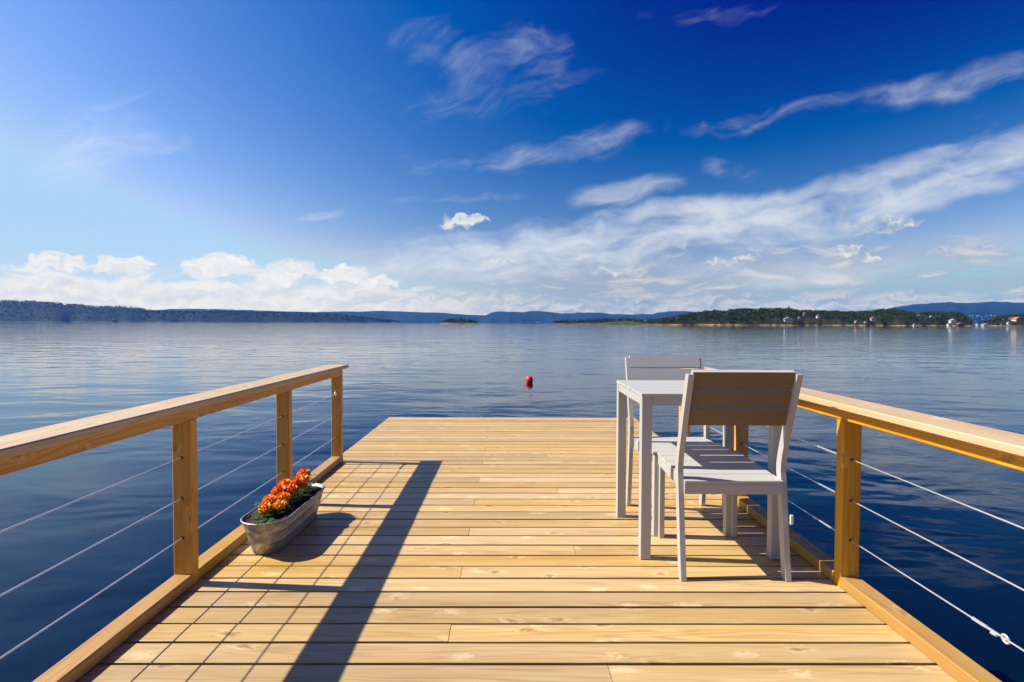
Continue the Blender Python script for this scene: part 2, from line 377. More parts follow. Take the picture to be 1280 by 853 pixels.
def land_mat(name, c1, c2, scale, beach=None, top=3.):
    m, t, b, o = newmat(name); co = t.new('ShaderNodeTexCoord').outputs['Object']
    nz = t.noise(co, scale, 6., .65)
    c = t.mix(t.step(nz, .35, .65), (*c1, 1), (*c2, 1))
    if beach:
        z = t.sep(co)[2]; lim = t.m('ADD', z, t.m('MULTIPLY', t.noise(co, scale*.35, 3.), -2.2*top))
        rk = t.mix(t.step(t.noise(co, scale*1.5, 4.), .4, .6), (*beach, 1), (beach[0]*.62, beach[1]*.42, beach[2]*.33, 1))
        c = t.mix(t.step(lim, WATER-.9*top, WATER-.1*top), rk, c)
        c = t.mix(t.step(z, WATER+.1, WATER+.7), (.03, .028, .022, 1), c)          # wet weedy line at the water
    t.put(b.inputs['Base Color'], c); b.inputs['Roughness'].default_value = .9
    b.inputs['Specular IOR Level'].default_value = .1
    return m
far_m = land_mat('far_forest', (.004, .010, .006), (.013, .020, .009), .006)
mid_m = land_mat('hill_forest', (.004, .010, .005), (.013, .022, .008), .03, (.25, .2, .13), 3.)
isl_m = land_mat('island_ground', (.010, .015, .005), (.034, .032, .011), .12, (.36, .28, .19), 1.7)
mead_m = land_mat('meadow', (.045, .062, .014), (.085, .088, .024), .05)

far_c = Land('distant_hills', [(330, 396), (390, 390.6), (440, 389.5), (480, 389), (515, 390), (560, 392), (590, 394), (606, 394.5), (615, 390.6), (626, 389.8), (645, 390.2), (654, 390.5), (662, 389), (675, 389.3),
      (690, 390.5), (700, 392), (718, 392), (722, 391), (750, 391), (764, 393), (790, 393.4), (815, 392.8), (822, 391), (835, 389.8), (860, 389.4), (880, 391), (930, 393), (1010, 396)], 9000, 10500, 12500, far_m)
far_l = Land('pale_hill', [(120, 400), (190, 388), (210, 387), (250, 386.3), (280, 387), (330, 388.5), (400, 391), (430, 398)], 11500, 12800, 13800, far_m)
far_r = Land('blue_mountain', [(1040, 404), (1080, 392), (1120, 384.5), (1140, 381.5), (1165, 379), (1190, 377.6), (1205, 379), (1230, 378.4), (1250, 377.8), (1280, 379), (1350, 380), (1500, 385), (1800, 388), (2100, 396), (2300, 406)], 7000, 8600, 10500, far_m, step=4)
left_h = Land('wooded_hill', [(-1500, 398), (-1000, 385), (-600, 378), (-250, 374), (-60, 375), (0, 375.6), (25, 376.3), (60, 377.5), (95, 380.5), (110, 382), (122, 383.5), (135, 382.8), (150, 383), (165, 384), (180, 386.5), (195, 388), (215, 388.7), (240, 389.3),
      (280, 388.7), (320, 390), (350, 390.5), (390, 391.3), (420, 393), (445, 395), (465, 398), (485, 400.5), (505, 402.4)], 4500, 5100, 5900, mid_m, 9., step=3)
low_i = Land('low_island', [(683, 404.2), (690, 402.5), (700, 400.5), (720, 400), (740, 398.6), (760, 398), (785, 398), (800, 398.6), (815, 398.6), (830, 397.5), (850, 395), (870, 394), (900, 397)], 1500, 1620, 1800, mid_m, 5., step=1.5)
islet = Land('islet', [(545, 404), (553, 402), (560, 399.5), (572, 397.6), (580, 398), (590, 400.5), (598, 403), (602, 404.3)], 1600, 1660, 1730, mid_m, 4., step=1.5)
main_i = Land('wooded_island', [(795, 406.5), (808, 403), (820, 400), (840, 396), (852, 393), (865, 391), (885, 388), (905, 387), (930, 385.6), (960, 385.2), (985, 385), (1000, 387.3), (1030, 388), (1060, 388.6), (1085, 388.5), (1098, 386.5), (1112, 385), (1122, 386.2),
      (1135, 389), (1150, 390.5), (1165, 389), (1185, 389.3), (1198, 390), (1208, 393), (1214, 398), (1222, 405.5), (1226, 407)], 870, 1000, 1130, isl_m, 8., step=1.5)
right_i = Land('wooded_headland', [(1205, 407), (1215, 403.5), (1228, 402.5), (1235, 401), (1243, 397), (1255, 394.5), (1268, 393), (1285, 391.5), (1330, 390), (1450, 388), (1600, 393), (1680, 405)], 880, 990, 1100, isl_m, 7., step=2)
meadow = Land('meadow', [(750, 404.9), (757, 403.3), (768, 402.3), (785, 402.0), (798, 402.8), (806, 404.9)], 1470, 1490, 1520, mead_m, 0., step=2, rows=5)

# ------------------------------------------------------------------ forest
def leaf_mat(name, cols):
    m, t, b, o = newmat(name); co = t.new('ShaderNodeTexCoord').outputs['Object']
    rp = t.noise(co, .16, 2., .5); rf = t.noise(co, 1.1, 3., .6)
    c = t.ramp(t.m('ADD', t.m('MULTIPLY', rp, .75), t.m('MULTIPLY', rf, .3)), [(.30, cols[0]), (.48, cols[1]), (.62, cols[2]), (.75, cols[3])])
    t.put(b.inputs['Base Color'], c); b.inputs['Roughness'].default_value = .75; b.inputs['Specular IOR Level'].default_value = .15
    return m
leafm = leaf_mat('forest_leaves', [(.006, .014, .003), (.017, .029, .006), (.050, .072, .012), (.12, .135, .024)])
leafd = leaf_mat('hill_leaves', [(.004, .010, .004), (.008, .018, .006), (.020, .036, .010), (.05, .064, .018)])
barkm = plain('bark', (.13, .09, .06), .9, 0., .3)
def crown(seed_, h, w, nq, conifer, q=.36):
    """leaf clumps spread through a crown: triangles (N,3,3) with the trunk foot at the origin"""
    g = np.random.default_rng(seed_); out = []
    blobs = [(g.normal(0, .22, 2)*w, h*g.uniform(.32, .9)) for _ in range(6)]
    for _ in range(nq):
        if conifer:
            t = g.uniform(.1, 1)**.8; r = w*.5*(1-t)*g.uniform(.35, 1.05)+.1; a = g.uniform(0, 6.283)
            c = np.array([r*math.cos(a), r*math.sin(a), h*(.12+.88*t)]); s = q*w*(1.15-t)*g.uniform(.6, 1.1)
        else:
            bc, bz = blobs[g.integers(6)]; dv = g.normal(0, 1, 3); dv /= np.linalg.norm(dv); rr = w*.27*g.uniform(.5, 1.)
            c = np.array([bc[0], bc[1], bz])+dv*rr*np.array([1, 1, .8]); s = q*w*g.uniform(.5, 1.)
        e1 = g.normal(0, 1, 3); e1 /= np.linalg.norm(e1); e2 = np.cross(e1, g.normal(0, 1, 3)); e2 /= np.linalg.norm(e2)
        a, b_, c_, d_ = c+e1*s*.6, c+e2*s*.5, c-e1*s*.55, c-e2*s*.5
        out += [[a, b_, c_], [a, c_, d_]]
    return np.array(out)
def tris_mesh(name, T, mat):
    V = T.reshape(-1, 3).astype(np.float32); nT = len(T)
    me = bpy.data.meshes.new(name); me.vertices.add(len(V)); me.vertices.foreach_set('co', V.ravel())
    me.loops.add(nT*3); me.loops.foreach_set('vertex_index', np.arange(nT*3, dtype=np.int32))
    me.polygons.add(nT); me.polygons.foreach_set('loop_start', np.arange(0, nT*3, 3, dtype=np.int32))
    me.materials.append(mat); me.update(calc_edges=True); me.validate(); return me
def plant_forest(name, pts, hs, kinds, mat):
    out = []
    for k, T in enumerate(kinds):
        for i in range(k, len(pts), len(kinds)):
            a = rng.uniform(0, 6.283); c, s = math.cos(a), math.sin(a); f = hs[i]
            q = T*f; out.append(np.stack([q[..., 0]*c-q[..., 1]*s, q[..., 0]*s+q[..., 1]*c, q[..., 2]], -1)+pts[i])
    o = link(name, tris_mesh(name, np.concatenate(out), mat)); structure(o, 'stuff'); return o
def scatter(land, x0, x1, num, t0, t1, skip=None):
    px = rng.uniform(x0, x1, num); t = rng.uniform(t0, t1, num)**.8
    x, y, z = land.at(px, t); keep = z > WATER+.9+fbm(px/14., t*3, 3)*1.2
    if skip is not None: keep &= ~skip(px, t)
    return np.stack([x, y, z-.3], -1)[keep]
# trees one can pick out against the sky over the wooded island
def tree_proto(kind, i):
    T = crown(60+i, 1., .62 if kind else .40, 110, not kind, .24)*9.
    tr = MB().tube((0, 0, -1.), (.1, 0, 4.), .30, .20, 6).tube((.1, 0, 4.), (-.1, .1, 8.), .20, .05, 6)
    for a in range(4): tr.tube((0, 0, 3.4+a*.8), (1.5*math.cos(a*1.9), 1.5*math.sin(a*1.9), 4.6+a*.8), .09, .03, 5)
    return tris_mesh('crown', T, leafm), tr.mesh('trunk', barkm)
ORD = 'first second third fourth fifth sixth seventh eighth ninth tenth eleventh twelfth thirteenth fourteenth fifteenth sixteenth seventeenth'.split(); kn = {}
protos = [tree_proto(0, 1), tree_proto(0, 2), tree_proto(1, 3), tree_proto(1, 4), tree_proto(1, 5)]
for i, (px, kind, hf) in enumerate([(868, 0, .8), (888, 3, .8), (901, 0, .9), (917, 1, 1.), (926, 1, 1.05), (937, 2, 1.), (951, 3, .9), (966, 4, 1.05), (974, 2, .9), (986, 2, 1.25), (1000, 0, 1.05), (1007, 3, 1.), (1026, 4, .9), (1041, 0, .85),
        (1052, 3, .8), (1064, 1, .8), (1074, 4, .8), (1092, 0, .7), (1104, 2, .7), (1150, 1, .8), (1163, 3, .8), (1176, 2, .85), (1189, 4, .8), (1202, 2, .8)]):
    x, y, z = main_i.at(px, .93)
    con = kind < 2
    kn[con] = kn.get(con, 0)+1
    t = thing('pine_tree' if con else 'broadleaf_tree', ORD[kn[con]-1]+(' dark pointed conifer' if con else ' rounded leafy tree')+' from the left on the wooded island skyline', 'tree',
              (float(x), float(y), float(z)-.2), rng.uniform(0, 6.), 'conifers on the island skyline' if con else 'leafy trees on the island skyline')
    t.scale = (hf, hf, hf)
    link('crown', protos[kind][0], t); link('trunk', protos[kind][1], t)

# ------------------------------------------------------------------ houses across the water
wallw = plain('white_render', (.60, .59, .56), .8, 0., .05); wally = plain('cream_boards', (.50, .42, .28), .8, 0., .05); wallr = plain('red_boards', (.26, .07, .04), .8, 0., .1)
roofd = plain('dark_tiles', (.10, .09, .09), .8, 0., .2); roofr = plain('red_tiles', (.38, .15, .09), .8, 0., .2); roofg = plain('grey_roof', (.33, .35, .37), .7, 0., .1)
glass = plain('window_glass', (.03, .04, .05), .1)
HOUSED = []; WPX = [0]
def seat(land, px, py):
    """the place on the near slope of a land where the photograph shows this foot point"""
    ts = np.linspace(.01, 1, 120); x, y, z = land.at(np.full(120, px), ts)
    yy = hor(px)-(z-CAMZ)*F/y; i = int(np.argmin(np.abs(yy-py)))
    HOUSED.append((px, float(ts[i]), WPX[0]))
    return Vector((float(x[i]), float(y[i]), float(z[i])))
LANDS = {870: main_i, 880: right_i}
def house(name, label, px, py, D, wpx, hpx, wall, roof, cat='house', flat=False, group='houses across the water'):
    """py is where the foot of the wall shows; sizes in photograph pixels"""
    land = (right_i if px > 1218 else main_i) if D < 1000 else {1480: low_i, 1610: islet, 4480: left_h, 6120: left_h, 6130: left_h}.get(D)
    WPX[0] = wpx
    b = seat(land, px, py) if land else P(px, py, D)
    s = b.y/F; w = wpx*s; h = hpx*s; dp = w*.7
    t = thing(name, label, cat, b, rng.uniform(-.25, .25), group)
    wl = MB().box(-w/2, w/2, 0, dp, -1.5, h*.66)
    if not flat: wl.add([(-w/2, 0, h*.66), (w/2, 0, h*.66), (0, 0, h*.98), (-w/2, dp, h*.66), (w/2, dp, h*.66), (0, dp, h*.98)], [(0, 1, 2), (4, 3, 5)])
    wl.build('wall', wall, t)
    o = w*.07
    if flat: MB().box(-w/2-o, w/2+o, -o, dp+o, h*.66+.01, h*.78).build('roof', roof, t)
    else:
        k = .08*h
        MB().prism([(-w/2-o, h*.60), (0, h), (w/2+o, h*.60), (w/2+o, h*.60+k), (0, h+k*1.2), (-w/2-o, h*.60+k)], 'y', -o, dp+o).build('roof', roof, t)
    for i in range(2 if w < 9 else 3):
        nW = 2 if w < 9 else 3; cx = (-w/2)+w*(i+.5)/nW; ww = w*.09; hh = h*.13
        MB().box(cx-ww, cx+ww, -.08, .06, h*.33-hh, h*.33+hh).build('window', glass, t)
    return t
H = [('white villa with grey roof by the shore, in the middle of the wooded island', 986, 402.5, 870, 9, 5.5, wallw, roofg),
     ('small white annex just right of the white villa on the island shore', 991.5, 401.8, 872, 3.5, 3, wallw, roofd),
     ('narrow white house above the orange rock slope of the island', 1000, 399.5, 880, 2.6, 4, wallw, roofd),
     ('cream house gable high among trees near the tall leafy tree', 1007.5, 395, 930, 5, 4, wally, roofr),
     ('white house with dark roof in trees above the island cliffs', 1024.5, 398, 890, 4.5, 4.5, wallw, roofd),
     ('cream cabin low in trees right of the island cliffs', 1072, 404, 872, 3.5, 3, wally, roofr),
     ('small cream boathouse at the island shore beside a white house', 1084, 405, 868, 3.5, 3.2, wally, roofd),
     ('white house with red roof at the foot of the rounded island hump', 1093, 401.5, 872, 5.5, 5, wallw, roofr),
     ('long cream roofed house high on the right slope of the island hump', 1153, 397, 900, 9, 3.6, wally, roofr),
     ('low white house beside the long cream house on the island', 1166.5, 398, 905, 4.5, 3., wallw, roofg),
     ('tiny white shed on the beach below the long cream house', 1145, 408, 868, 2.6, 2.4, wallw, roofd),
     ('white house with grey gable at the right end of the island', 1194, 404.5, 868, 7, 5, wallw, roofg),
     ('white shed at the right end of the island waterfront', 1189.5, 406.8, 866, 4.5, 2.6, wallw, roofd),
     ('red boathouse at the right tip of the island', 1203, 407.5, 866, 7, 3.6, wallr, roofr),
     ('low white house between the island and the headland', 1226, 406.2, 885, 5.5, 3., wallw, roofd),
     ('pale boathouse between the headland and the low white house', 1236, 407.4, 880, 8, 2.6, wally, roofg),
     ('upper white house on the right headland', 1266.5, 400, 930, 5, 3.4, wallw, roofg),
     ('broad cream house on the right headland beside white house', 1276, 402, 925, 9, 5, wally, roofr),
     ('white cottage by the shore of the right headland', 1264.5, 405.8, 880, 4, 3.6, wallw, roofd),
     ('white house on the left end of the wooded island slope', 858.5, 397.5, 905, 4, 4.2, wallw, roofg),
     ('smaller white house behind the left end house of the wooded island', 855.5, 396.6, 915, 2.4, 3.6, wallw, roofd),
     ('left one of two white cabins high in the forest of the island', 901.5, 391.5, 960, 3.4, 2.2, wallw, roofg),
     ('right one of two white cabins high in the forest of the island', 909.5, 391.5, 960, 3.6, 2.0, wallw, roofg),
     ('small cream house in dark trees beside the green meadow', 808, 403, 1480, 3.4, 3, wally, roofr),
     ('lone white house on top of the small islet', 571.5, 401.4, 1610, 4., 1.9, wallw, roofg),
     ('small white building at the foot of the wooded left hill', 142.5, 401.2, 4480, 3.4, 2.4, wallw, roofg),
     ('pale house halfway up the wooded left hill', 57.5, 396, 6120, 3., 2., wallw, roofd),
     ('pale house on the left hill, right of its twin', 63.5, 395, 6130, 3., 2., wallw, roofr)]
for lb, px, py, D, w_, h_, wl_, rf_ in H: house('house' if 'house' in lb or 'villa' in lb else 'hut', lb, px, py, D, w_, h_, wl_, rf_)
house('harbour_building', 'long white building at the foot of the far blue hills', 673, 404, 8900, 6, 2.4, wallw, roofg, 'building', True, 'far harbour buildings')
house('harbour_building', 'wide white building next to the tip of the low dark island', 681, 404, 8900, 7, 2.6, wallw, roofg, 'building', True, 'far harbour buildings')
house('harbour_building', 'small white building left of the two far white buildings', 661, 404, 8900, 4, 1.8, wallw, roofg, 'building', True, 'far harbour buildings')
# ------------------------------------------------------------------ the woods themselves
K1 = [crown(i, 1., .62, 34, False) for i in range(4)]+[crown(9+i, 1.1, .42, 34, True) for i in range(3)]
K2 = [crown(20+i, 1., .8, 9, False, .6) for i in range(3)]+[crown(30+i, 1.15, .5, 9, True, .6) for i in range(2)]
def bare(px, t):
    k = bare_rock(px, t)
    for hx, ht, hw in HOUSED: k |= (np.abs(px-hx) < hw*.62+1.5) & (t > ht-.22) & (t < ht+.10)      # houses keep a clearing in front
    return k
bare_rock = lambda px, t: ((np.abs(px-1010) < 14) & (t < .45)) | ((np.abs(px-1035) < 16) & (t < .3)) | ((np.abs(px-965) < 7) & (t < .3)) | ((fbm(px/11., t*5, 21) < .33) & (t < .6))
p = np.concatenate([scatter(main_i, 800, 1222, 5200, .05, 1.25, bare), scatter(right_i, 1207, 1600, 2400, .05, 1.2, bare)])
plant_forest('forest', p, rng.uniform(4.5, 9.5, len(p)), K1, leafm)
p = np.concatenate([scatter(low_i, 684, 900, 900, .05, 1.2), scatter(islet, 547, 600, 200, .15, 1.2)])
plant_forest('low_woodland', p, rng.uniform(4, 7.5, len(p)), K2, leafm)
p = scatter(left_h, -700, 500, 9000, .02, 1.1)
plant_forest('hill_woodland', p, rng.uniform(9, 18, len(p)), K2, leafd)

# town scattered at the foot of the mountain
tw = MB()
for i in range(60):
    px = rng.uniform(1214, 1300); b = P(px, rng.uniform(394, 402), 6900); s = rng.uniform(2.5, 6)
    tw.box(b.x-s, b.x+s, b.y, b.y+15, b.z-3, b.z+rng.uniform(3, 8))
o = structure(tw.build('distant_town', plain('town_walls', (.22, .21, .20), .8, 0., .3, .02)), 'stuff')
# a white lighthouse-like sail at the headland shore
b = P(1254, 407.6, 862); b.z = WATER
t = thing('sailboat', 'little boat with a white upright sail off the right headland', 'boat', b)
MB().prism([(-2.2, .7), (-1.8, -.2), (1.8, -.2), (2.4, .7)], 'y', -.6, .6).build('hull', wallw, t)
MB().tube((0, 0, .6), (0, 0, 6.6), .07, .05).build('mast', steel, t)
MB().add([(-.15, -.05, 1.), (-1.6, -.05, 1.2), (-.15, -.05, 6.4), (-.15, .05, 1.), (-1.6, .05, 1.2), (-.15, .05, 6.4)], [(0, 2, 1), (3, 4, 5), (0, 1, 4, 3), (1, 2, 5, 4), (2, 0, 3, 5)]).build('sail', wallw, t)
MB().add([(.15, -.05, 1.), (1.7, -.05, 1.), (.15, -.05, 5.6), (.15, .05, 1.), (1.7, .05, 1.), (.15, .05, 5.6)], [(0, 1, 2), (3, 5, 4), (0, 3, 4, 1), (1, 4, 5, 2), (2, 5, 3, 0)]).build('sail', wallw, t)

# red mooring buoy
red = plain('buoy_red', (.80, .022, .010), .35, 0., .06)
b = P(662, 479, 25.7)
t = thing('buoy', 'small round red mooring buoy floating alone on the water', 'buoy', (b.x, b.y, WATER))
m = MB(); m.smooth = True
m.lathe([(.01, -.06), (.09, -.04), (.135, .02), (.157, .11), (.142, .20), (.11, .265), (.05, .295), (.03, .30)], 20).build('float', red, t)
MB().tube((0, 0, .295), (0, 0, .335), .012).torus((0, 0, .355), (0, 1, 0), .025, .008).build('ring', steel, t)
MB().lathe([(.155, .095), (.161, .10), (.161, .115), (.155, .12)], 20).build('band', plain('buoy_band', (.5, .01, .01), .4), t)

# ------------------------------------------------------------------ the pier
pier = thing('pier', 'sunlit timber pier of light pine planks running out over blue water', 'pier')
XL, XR, Z0 = -1.306, 1.370, 0.
PITCH, GAP = .12, .013
Y0 = 1.76-PITCH*19
rows = 58
c = .0017
def plank_mesh(w):
    y1 = PITCH-GAP; h = .034
    pr = [(0, -h), (y1, -h), (y1, -c), (y1-c*.35, -c*.35), (y1-c, 0), (c, 0), (c*.35, -c*.35), (0, -c)]
    return MB().prism(pr, 'x', 0, w).mesh('plank', wood_x)
cache = {}
def plank(x0, x1, y):
    k = round(x1-x0, 4)
    if k not in cache: cache[k] = plank_mesh(x1-x0)
    o = link('plank', cache[k], pier, (x0, y+GAP/2, Z0+rng.uniform(-.0012, .0008))); o.rotation_euler = (rng.uniform(-.003, .003), 0, rng.uniform(-.0006, .0006))
for k in range(rows):
    j = k-19                                      # row 0 begins 1.76 m from the eye
    y = Y0+PITCH*k
    e0, e1 = XL+rng.uniform(-.002, .002), XR+rng.uniform(-.002, .002)
    cut = -.195 if j % 4 == 1 else (.30 if j == -1 or (j % 8 == 7) else None)
    if cut is None: plank(e0, e1, y)
    else: plank(e0, cut-.001, y); plank(cut+.001, e1, y)
YE = Y0+PITCH*rows
for x in (-1.20, -.80, -.195, .30, .80, 1.25):
    MB().box(x-.024, x+.024, Y0, YE-.05, -.20, -.0375).build('joist', wood_y, pier)
MB().box(XL+.01, XR-.01, YE-.045, YE-.005, -.20, -.0375).build('joist', wood_x, pier)
for y in (.3, 2.3, 4.3, YE-.4):
    MB().box(XL+.03, XR-.03, y-.05, y+.05, -.36, -.203).build('beam', wood_x, pier)
    for x in (-1.05, 1.10): MB().tube((x, y, WATER-1.2), (x, y, -.363), .09, .085, 12).build('pile', wood_z, pier)

# ------------------------------------------------------------------ railings
def railing(label, side, xin, xout, posts, capi, capo, cap_z0, cap_z1, y0, y1, hole_h):
    t = thing('railing', label, 'railing', (0, 0, 0), 0, 'railings of the pier')
    lo, hi = min(xin, xout), max(xin, xout); xc = (lo+hi)/2
    kz = .045
    for i, y in enumerate(posts):
        sub0 = cap_z0+(cap_z1-cap_z0)*(y-y0)/(y1-y0)-.026-.046
        po = MB().cbox(lo, hi, y, y+.048, .002, sub0-.001, 'z', .0025).build('post', wood_z, t)
        hm = MB()
        for h in hole_h: hm.tube((xc, y-.0008, h), (xc, y+.02, h), .0068, None, 10)
        hm.build('cable_hole', hole_m, po)
        a = y+.0485; b_ = (posts[i+1]-.0005) if i+1 < len(posts) else None
        if b_: MB().cbox(lo+.001, hi-.001, a, b_, .002, kz, 'y', .003).build('kerb', wood_y, t)
    MB().cbox(lo+.001, hi-.001, posts[0]-.9, posts[0]-.0005, .002, kz, 'y', .003).build('kerb', wood_y, t)
    # handrail: a narrow beam under a wide flat cap; both follow the slight fall of the rail
    def sloped(x0, x1, d0, d1, cc, ya, yb):
        m = MB().cbox(x0, x1, ya, yb, d0, d1, 'y', cc)
        m.v = [(x, y, z+cap_z0+(cap_z1-cap_z0)*(y-y0)/(y1-y0)) for x, y, z in m.v]; return m
    sloped(lo+.0005, hi-.0005, -.072, -.0265, .003, y0, posts[-1]+.046).build('rail_beam', wood_b, t)
    sloped(min(capi, capo), max(capi, capo), -.026, 0., .004, y0-.05, y1).build('handrail_cap', wood_cap, t)
    for h in hole_h:
        m = MB(); m.smooth = False
        for a, b_ in zip(posts[:-1], posts[1:]):
            m.tube((xc, a+.02, h), (xc, b_+.02, h), .0024, None, 6)
        m.tube((xc, posts[0]-.9, h), (xc, posts[0]+.02, h), .0024, None, 6)
        m.build('cable', steel, t)
    return t, xc
HH = (.189, .345, .504)
PL_ = [.25, 1.26, 2.287, 3.312, 4.336]
PR_ = [.12, 1.19, 2.273, 3.354, 4.44]
tl, xl = railing('timber railing with steel cables on the left edge, planter at its foot', -1, -1.233, -1.306, PL_, -1.207, -1.354, .735, .714, -.9, 4.45, HH)
tr_, xr = railing('timber railing with steel cables on the right edge, behind table and chairs', 1, 1.294, 1.367, PR_, 1.255, 1.402, .738, .722, -.9, 4.56, HH)
# cable fittings
m = MB(); m.torus((xl, 4.322, .507), (1, 0, 0), .014, .0045); m.tube((xl, 4.336, .507), (xl, 4.326, .507), .011, None, 10); m.tube((xl, 4.31, .507), (xl-.004, 4.20, .495), .0045, .004)
m.build('eye_bolt', steel, tl)
for h in HH: MB().tube((xr, 2.36, h), (xr, 2.53, h), .0042, .0036, 8).tube((xr, 2.53, h), (xr, 2.56, h), .0055, .003, 8).build('swage', steel, tr_)
h = HH[0]
tb = MB().tube((xr, 1.665, h), (xr, 1.615, h), .0050, .0048, 10).tube((xr, 1.615, h), (xr, 1.572, h), .0036, .0036, 8).tube((xr, 1.60, h-.007), (xr, 1.58, h-.005), .0045, .0045, 6)
tb.build('turnbuckle', steel, tr_)
MB().torus((xr, 1.553, h), (1, 0, .25), .0115, .0032, 16, 6).build('shackle', steel, tr_)

# ------------------------------------------------------------------ table
def box_part(name, mat, par, *a, ax='x', cc=.002): return MB().cbox(*a, ax, cc).build(name, mat, par)
tab = thing('table', 'square light grey slatted garden table between two chairs', 'table', (.8825, 2.549, 0))
wx, wy, th = .3075, .60, .727                       # half width, depth
for sx in (-1, 1):
    for y in (0, wy-.045):
        x0, x1 = (-wx, -wx+.045) if sx < 0 else (wx-.045, wx)
        box_part('leg', paint, tab, x0, x1, y, y+.045, .002, th-.0135, ax='z')
box_part('apron', paint, tab, -wx+.0452, wx-.0452, .004, .026, th-.054, th-.0135, ax='x')
box_part('apron', paint, tab, -wx+.0452, wx-.0452, wy-.026, wy-.004, th-.054, th-.0135, ax='x')
box_part('apron', paint, tab, -wx+.003, -wx+.024, .0455, wy-.0455, th-.054, th-.0135, ax='y')
box_part('apron', paint, tab, wx-.024, wx-.003, .0455, wy-.0455, th-.054, th-.0135, ax='y')
ns = 5; sp = wy/ns
for i in range(ns):
    box_part('slat', slatm, tab, -wx-.001, wx+.001, i*sp+(.0035 if i else -.001), (i+1)*sp-(.0035 if i < ns-1 else -.001), th-.013, th, ax='x', cc=.0015)

# ------------------------------------------------------------------ chairs
def chair(label, loc, rz):
    t = thing('chair', label, 'chair', loc, rz, 'grey garden chairs at the table')
    near = [(0, .002), (.030, .20), (.054, .38), (.062, .43), (.061, .46), (.052, .50), (-.009, .68), (-.066, .835)]
    k = len(near); far = [(y+.041, z) for y, z in near]
    for x0 in (-.2205, .1985):
        vs = []; fs = []
        for x in (x0, x0+.022): vs += [(x, y, z) for y, z in near]+[(x, y, z) for y, z in far]
        A, B = 0, 2*k
        for i in range(k-1):
            fs += [(A+i, A+i+1, A+k+i+1, A+k+i), (B+i, B+k+i, B+k+i+1, B+i+1), (A+i, B+i, B+i+1, A+i+1), (A+k+i, A+k+i+1, B+k+i+1, B+k+i)]
        fs += [(A, A+k, B+k, B), (A+k-1, B+k-1, B+2*k-1, A+2*k-1)]
        MB().add(vs, fs).build('leg', paint, t)
    for x0 in (-.187, .162):
        box_part('leg', paint, t, x0, x0+.025, .478, .518, .002, .398, ax='z')
    # seat falls slightly to the back
    def sz(y): return .397+(y-.05)/(.53-.05)*.019
    for x0 in (-.1965, .1765):
        m = MB().prism([(.06, sz(.06)-.055), (.477, sz(.477)-.055), (.477, sz(.477)-.0135), (.06, sz(.06)-.0135)], 'x', x0, x0+.02); m.build('apron', paint, t)
    box_part('apron', paint, t, -.1984, .1984, .040, .059, sz(.05)-.056, sz(.05)-.0135, ax='x')
    box_part('apron', paint, t, -.161, .161, .488, .51, sz(.5)-.055, sz(.5)-.0135, ax='x')
    a, b_ = .036, .528; w = (b_-a)/5
    for i in range(5):
        y0, y1 = a+i*w+.003, a+(i+1)*w-.003
        xs = .1982 if i == 0 else .196
        m = MB().cbox(-xs, xs, y0, y1, -.013, 0, 'x', .002); m.v = [(x, y, z+sz(y)) for x, y, z in m.v]; m.build('seat_slat', slatm, t)
    # three boards between the legs, lying in the plane of the leaning back
    p0, p1 = Vector((0, .052, .50)), Vector((0, -.066, .835)); ud = (p1-p0).normalized(); nd = Vector((0, ud.z, -ud.y))
    L = (p1-p0).length
    for i in range(3):
        s0, s1 = L+.002-(i+1)*.0805+.0085, L+.002-i*.0805
        q = [p0+ud*s0+nd*.018, p0+ud*s1+nd*.018, p0+ud*s1+nd*.041, p0+ud*s0+nd*.041]
        m = MB().prism([(v.y, v.z) for v in reversed(q)], 'x', -.1983, .1983)
        me = m.mesh('back_slat', slatm); me.materials.append(brown)       # warm shade on the rear of each board, put into its colour
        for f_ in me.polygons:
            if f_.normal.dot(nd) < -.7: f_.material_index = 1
        link('back_slat', me, t)
    return t
c1 = chair('near grey garden chair with its slatted back to the viewer', (.909, 2.327, 0), 0.)
c2 = dup(c1, (.8875, 3.346, 0), math.pi, 'far grey garden chair behind the table, facing the viewer')
MB().box(.2215, .232, .016, .030, .225, .262).build('tag', wallw, c1)

# ------------------------------------------------------------------ zinc planter with marigolds
def zinc():
    m, t, b, o = newmat('zinc'); co = t.new('ShaderNodeTexCoord').outputs['Object']
    vo = t.new('ShaderNodeTexVoronoi'); vo.inputs['Scale'].default_value = 45.; t.l.new(co, vo.inputs['Vector'])
    g = t.sep(vo.outputs['Color'])[0]; nz = t.noise(co, 9., 5., .65)
    f = t.m('ADD', t.m('MULTIPLY', g, .4), t.m('MULTIPLY', nz, .6))
    t.put(b.inputs['Base Color'], t.ramp(f, [(.25, (.22, .215, .21)), (.6, (.34, .335, .33)), (.85, (.43, .43, .43))]))
    b.inputs['Metallic'].default_value = .7; t.put(b.inputs['Roughness'], t.step(f, .2, .8, .58, .44))
    bp = t.new('ShaderNodeBump'); bp.inputs['Strength'].default_value = .3; bp.inputs['Distance'].default_value = .004
    t.l.new(nz, bp.inputs['Height']); t.l.new(bp.outputs[0], b.inputs['Normal']); return m
zm = zinc()
pc = Vector((-1.083, 2.865, 0)); TL, TW, BL, BW, TH = .66, .205, .545, .125, .158
pl = thing('planter', 'oval galvanised metal tub planted with marigolds beside the left railing', 'planter', pc, R(-1.5))
def stadium(L, Wd, k=10):
    r = Wd/2; h = L/2-r
    return [(r*math.cos(math.pi*i/k), h+r*math.sin(math.pi*i/k)) for i in range(k+1)]+[(r*math.cos(math.pi+math.pi*i/k), -h+r*math.sin(math.pi+math.pi*i/k)) for i in range(k+1)]
